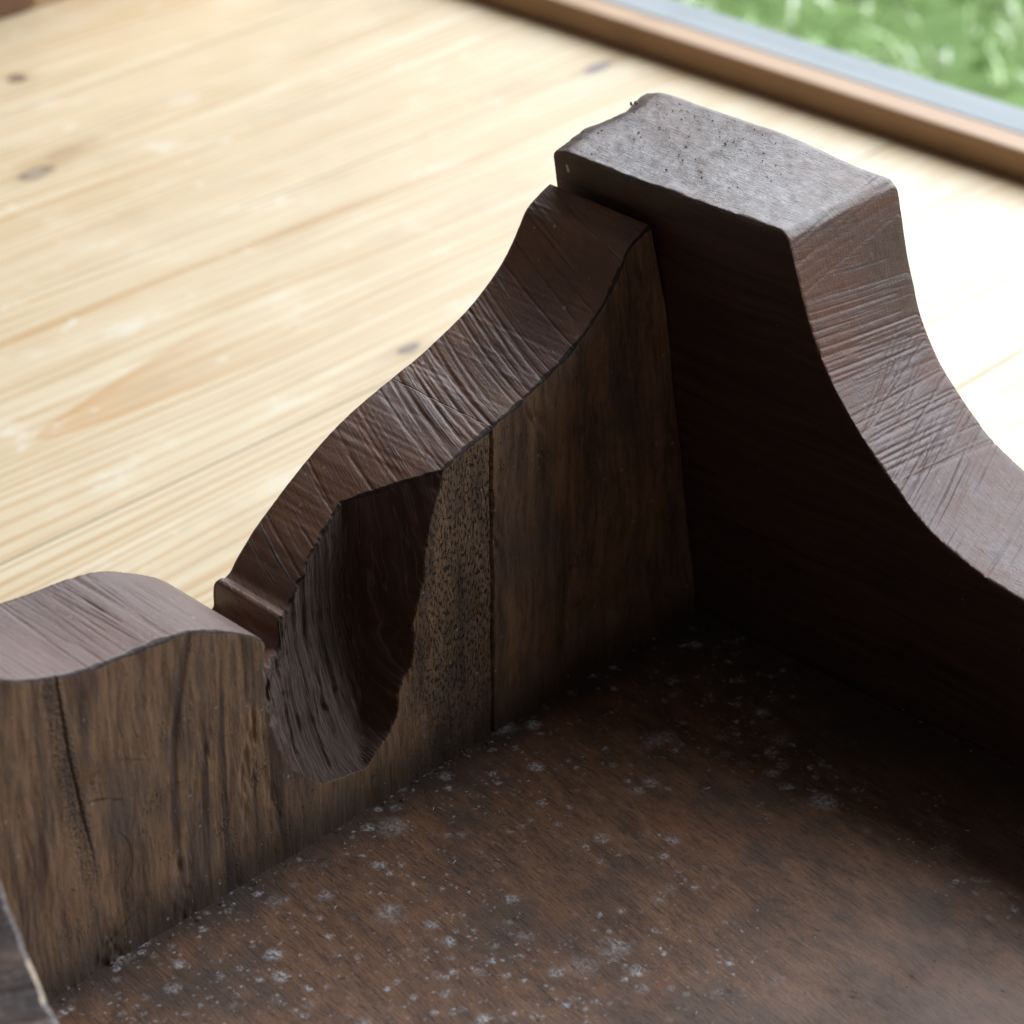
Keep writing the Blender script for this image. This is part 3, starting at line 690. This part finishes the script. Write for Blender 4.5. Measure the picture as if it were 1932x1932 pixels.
def build_leg(name, mirror, nvis, seed):
    half, S = catmull(LP, 3000)
    full = np.vstack([half, np.stack([2 * 0.23 - half[::-1, 0], half[::-1, 1]], 1)[1:]])
    S = np.concatenate([[0], np.cumsum(np.linalg.norm(np.diff(full, axis=0), axis=1))])
    lim = S[np.argmin(np.abs(full[:3000, 0] - 0.155))]
    ss = np.concatenate([np.linspace(0, lim, nvis), np.linspace(lim, S[-1], 160)[1:]])
    X = np.interp(ss, S, full[:, 0]); Z = np.interp(ss, S, full[:, 1])
    C = len(ss)
    sd = seed * 3.1
    Z = Z + 0.0003 * fbm(ss * 55 + sd, 0.7 + 0 * ss, 3)
    nx = np.gradient(X, ss); nz = np.gradient(Z, ss); nn = np.hypot(nx, nz); nx, nz = nx / nn, nz / nn
    NF, NTOP, NB = 40, 80, 14
    r = (0.0006 if not mirror else 0.0013) + 0.0013 * np.clip(fbm(ss * 230 + sd, 5.2 + 0 * ss, 4) + 0.1, 0, 1)
    dl = np.interp(Z, LDEL_Z, LDEL) * np.where(X < 0.23, 1, -1) * sstep(0.0, 0.006, np.minimum(X + 0.04, 0.50 - X))
    # inner face
    k = np.linspace(0, 1, NF)[None]
    zz = -0.0015 + (Z - r + 0.0015)[:, None] * k
    xx = X[:, None] + 0 * zz
    ch = 0.0012 * np.clip(fbm(ss * 240 + sd, 9.9 + 0 * ss, 2) - 0.12, 0, 1) * 3
    yy = 0.0006 * fbm(xx * 30 + sd, zz * 30, 3) + 0.00015 * fbm(xx * 90, zz * 500, 2) 
    front = np.stack([xx, yy, zz], -1)
    arr = np.stack([X, yy[:, -1] + 0.3 * r, Z - 0.3 * r], -1)[:, None]
    f = np.linspace(0, 1, NTOP)[None]
    # far arris is rounded as well
    tt = (yy[:, -1] + r)[:, None] * (1 - f) + (TL - 0.0004) * f
    far = np.clip((tt - (TL - 0.0035)) / 0.0031, 0, 1)
    sg = ss[:, None]
    rr = np.random.default_rng(20 + seed); lines = []
    sc0 = S[np.argmin(np.abs(full[:3000, 0] - 0.0478))]
    for _ in range(70):
        s0 = sc0 + 0.018 + 0.062 * rr.random() ** 0.8; t0 = rr.uniform(-0.03, 0.025)
        lines.append((s0, 0.17 + rr.normal(0, 0.015), 0.0, t0, t0 + rr.uniform(0.02, 0.07), rr.uniform(0.0002, 0.00045), rr.uniform(0.00008, 0.0003)))
    for _ in range(120):
        s0 = sc0 + rr.uniform(0.058, 0.165); t0 = rr.uniform(-0.03, 0.03)
        lines.append((s0, -0.24 + rr.normal(0, 0.018), 0.0, t0, t0 + rr.uniform(0.015, 0.06), rr.uniform(0.0002, 0.00045), rr.uniform(0.00006, 0.00026)))
    for _ in range(12):
        s0 = sc0 + rr.uniform(0.040, 0.075); t0 = rr.uniform(0.01, 0.035)
        lines.append((s0 + 0.02, -0.55 + rr.normal(0, 0.03), 0.0, t0, t0 + rr.uniform(0.012, 0.03), rr.uniform(0.00022, 0.0004), rr.uniform(0.0001, 0.0003)))
    for _ in range(7):
        s0 = sc0 + rr.uniform(0.002, 0.018)
        lines.append((s0, -0.10 + rr.normal(0, 0.04), 0.0, -0.01, 0.06, rr.uniform(0.0005, 0.0009), rr.uniform(0.00008, 0.0002)))
    g = groove_field(sg, tt, lines) + 0.00025 * fbm(sg * 34 + sd, tt * 28, 2) + 0.00010 * fbm(sg * 420, tt * 420, 2)
    onfoot = (1 - sstep(sc0 - 0.004, sc0 + 0.001, sg))
    g = g + onfoot * (0.00025 * fbm(sg * 160, tt * 160, 3))
    xs = X[:, None] - dl[:, None] * (tt / TL) - nz[:, None] * g
    zs = Z[:, None] + nx[:, None] * g - 0.0009 * far ** 2.5
    # hand-cut left end of the foot, and the rise of its far edge
    e = np.exp(-((X + 0.04)[:, None] / 0.010))
    x0 = np.interp(tt, [0, 0.010, 0.018, 0.027, 0.034, 0.042, 0.0488, 0.0507], [-0.0395, -0.0421, -0.0438, -0.0424, -0.0418, -0.0444, -0.0455, -0.0440]) + 0.0005 * fbm(tt * 260, 1.5 + 0 * tt, 3)
    xs = xs + e * (x0 + 0.04) * onfoot
    zs = zs + onfoot * 0.0032 * (tt / TL) ** 1.3 * (1 - sstep(0.005, 0.038, X))[:, None]
    top = np.stack([xs, tt, zs], -1)
    kb = np.linspace(0, 1, NB)[None]
    zb = (zs[:, -1] - 0.0006)[:, None] * (1 - kb) - 0.0015 * kb
    ebk = -e * onfoot * 0.0040 * (1 - kb) ** 0.5
    back = np.stack([(X - dl)[:, None] + ebk, np.full_like(zb, TL), zb], -1)
    P = np.concatenate([front, arr, top, back], 1)
    if mirror: P[..., 0] -= 0.013 * sstep(0.03, 0.06, P[..., 0]) * (1 - sstep(0.12, 0.23, P[..., 0]))
    P[..., 1] -= LEAN * np.maximum(P[..., 2], 0)
    K = P.shape[1]
    UV = np.zeros((C, K + 1, 2)); mi = np.zeros((C - 1, K), int)
    UV[:, :NF, 0] = xx + sd; UV[:, :NF, 1] = zz
    UV[:, NF] = np.stack([ss + sd, 0 * ss], -1)
    skw = 0.17 - 0.41 * sstep(sc0 + 0.045, sc0 + 0.075, sg)
    UV[:, NF + 1:NF + 1 + NTOP, 0] = sg - skw * tt + sd; UV[:, NF + 1:NF + 1 + NTOP, 1] = tt
    UV[:, NF + 1 + NTOP:K, 0] = X[:, None]; UV[:, NF + 1 + NTOP:K, 1] = zb
    UV[:, K] = UV[:, 0]
    sm = 0.5 * (ss[1:] + ss[:-1])
    isf = (sm < sc0 + 0.0006) | (sm > S[-1] - sc0)
    mi[:, NF - 1:NF + NTOP] = np.where(isf, 2, 1)[:, None]
    if mirror:
        mi[:, NF - 1:NF + 1] = 3
        P = P.copy(); P[..., 1] = -LEN - P[..., 1]
    return ring_mesh(name, P, UV, mi, [M_legface, M_sawn_near if mirror else M_sawn_leg, M_foot, M_worn], True, flip=mirror)

link_mesh("leg", build_leg("leg", False, 760, 0), stool)
link_mesh("leg", build_leg("leg", True, 420, 1), stool)

# ---- seat ----------------------------------------------------------
def build_seat():
    x0, x1, y0, y1 = -TA - 0.005, WID + TA + 0.005, -LEN - TL - 0.005, TL + 0.005
    nx, ny = 260, 260
    xs = np.linspace(x0, x1, nx); ys = np.linspace(y0, y1, ny)
    X, Y = np.meshgrid(xs, ys)
    Z = 0.0007 * fbm(X * 14, Y * 20, 3) + 0.00018 * fbm(X * 60, Y * 400, 2) - 0.0004
    V = np.stack([X, Y, Z], -1).reshape(-1, 3)
    F = [(j * nx + i, j * nx + i + 1, (j + 1) * nx + i + 1, (j + 1) * nx + i) for j in range(ny - 1) for i in range(nx - 1)]
    per = [i for i in range(nx)] + [j * nx + nx - 1 for j in range(1, ny)] + [(ny - 1) * nx + i for i in range(nx - 2, -1, -1)] + [j * nx for j in range(ny - 2, 0, -1)]
    b0 = len(V); low = V[per].copy(); low[:, 2] = -HP + 0.0006
    V = np.vstack([V, low]); n = len(per)
    for a in range(n):
        b = (a + 1) % n
        F.append((per[b], per[a], b0 + a, b0 + b))
    F.append(tuple(range(b0 + n - 1, b0 - 1, -1)))
    me = bpy.data.meshes.new("seat"); me.from_pydata(V.tolist(), [], F); me.materials.append(M_panel)
    me.polygons.foreach_set("use_smooth", np.array([len(f) == 4 and max(f) < b0 for f in F]))
    return me
link_mesh("seat", build_seat(), stool)

# ------------------------------------------------------------------ crumbs and lint
def crumbs():
    bm = bmesh.new()
    r = random.Random(4)
    def bit(p, s):
        q = bmesh.ops.create_icosphere(bm, subdivisions=1, radius=s)['verts']
        sx, sy, sz = r.uniform(.5, 1.5), r.uniform(.5, 1.5), r.uniform(.4, .9); a = r.uniform(0, 6.28)
        for v in q:
            c = v.co * r.uniform(.5, 1.3); x, y = c.x * sx, c.y * sy
            v.co = Vector((p[0] + x * math.cos(a) - y * math.sin(a), p[1] + x * math.sin(a) + y * math.cos(a), p[2] + c.z * sz))
    ztop = 0.1549
    def ftop(x, t): return ztop - 0.0002 + 0.0032 * (t / TL) ** 1.3 * (1 - float(sstep(0.005, 0.038, x)))
    n = 0
    while n < 190:        # on the end of the foot, thickest towards its worn corner
        x = -0.039 + abs(r.gauss(0, 0.032)); t = TL - 0.004 - abs(r.gauss(0, 0.024))
        if x > 0.042 or t < 0.003: continue
        bit((x, t - LEAN * ftop(x, t), ftop(x, t) + 0.0001), r.choice([0.00012, 0.00014, 0.00018, 0.00022, 0.00034])); n += 1
    zc = ftop(-0.0408, 0.0365)
    bit((-0.0412, 0.0365 - LEAN * zc, zc + 0.0003), 0.0010); bit((-0.0407, 0.0380 - LEAN * zc, zc + 0.0004), 0.0007)
    for _ in range(55):        # swept into the corner between seat and apron
        y = r.choice([-0.24, -0.2, -0.13, -0.11, -0.27]) + r.gauss(0, 0.016); bit((abs(r.gauss(0, 0.0016)) + 0.0003, y, 0.0002), r.choice([0.0002, 0.0003, 0.0005]))
    for _ in range(20):
        x = 0.16 * r.random(); bit((x, -abs(r.gauss(0, 0.002)) - 0.0004, 0.0002), r.choice([0.0002, 0.0003, 0.0005]))
    me = bpy.data.meshes.new("crumbs"); bm.to_mesh(me); bm.free(); me.materials.append(M_crumb)
    o = link_mesh("crumbs", me); tag(o, kind="stuff")
crumbs()

def lint():
    r = random.Random(9); V = []; F = []
    for _ in range(150):
        x = r.uniform(0.01, 0.2); y = r.uniform(-0.27, -0.02)
        L = r.uniform(0.0008, 0.003); a = r.uniform(0, 6.28); cv = r.uniform(-1.5, 1.5); w2 = 0.00006
        b = len(V); n = 5
        px, py = x, y
        for i in range(n):
            V.append((px - w2 * math.sin(a), py + w2 * math.cos(a), 0.0004)); V.append((px + w2 * math.sin(a), py - w2 * math.cos(a), 0.0007))
            px += math.cos(a) * L / n; py += math.sin(a) * L / n; a += cv / n
        for i in range(n - 1): F.append((b + 2 * i, b + 2 * i + 1, b + 2 * i + 3, b + 2 * i + 2))
    me = bpy.data.meshes.new("lint"); me.from_pydata(V, [], F); me.materials.append(M_lint)
    tag(link_mesh("lint", me), kind="stuff")
lint()
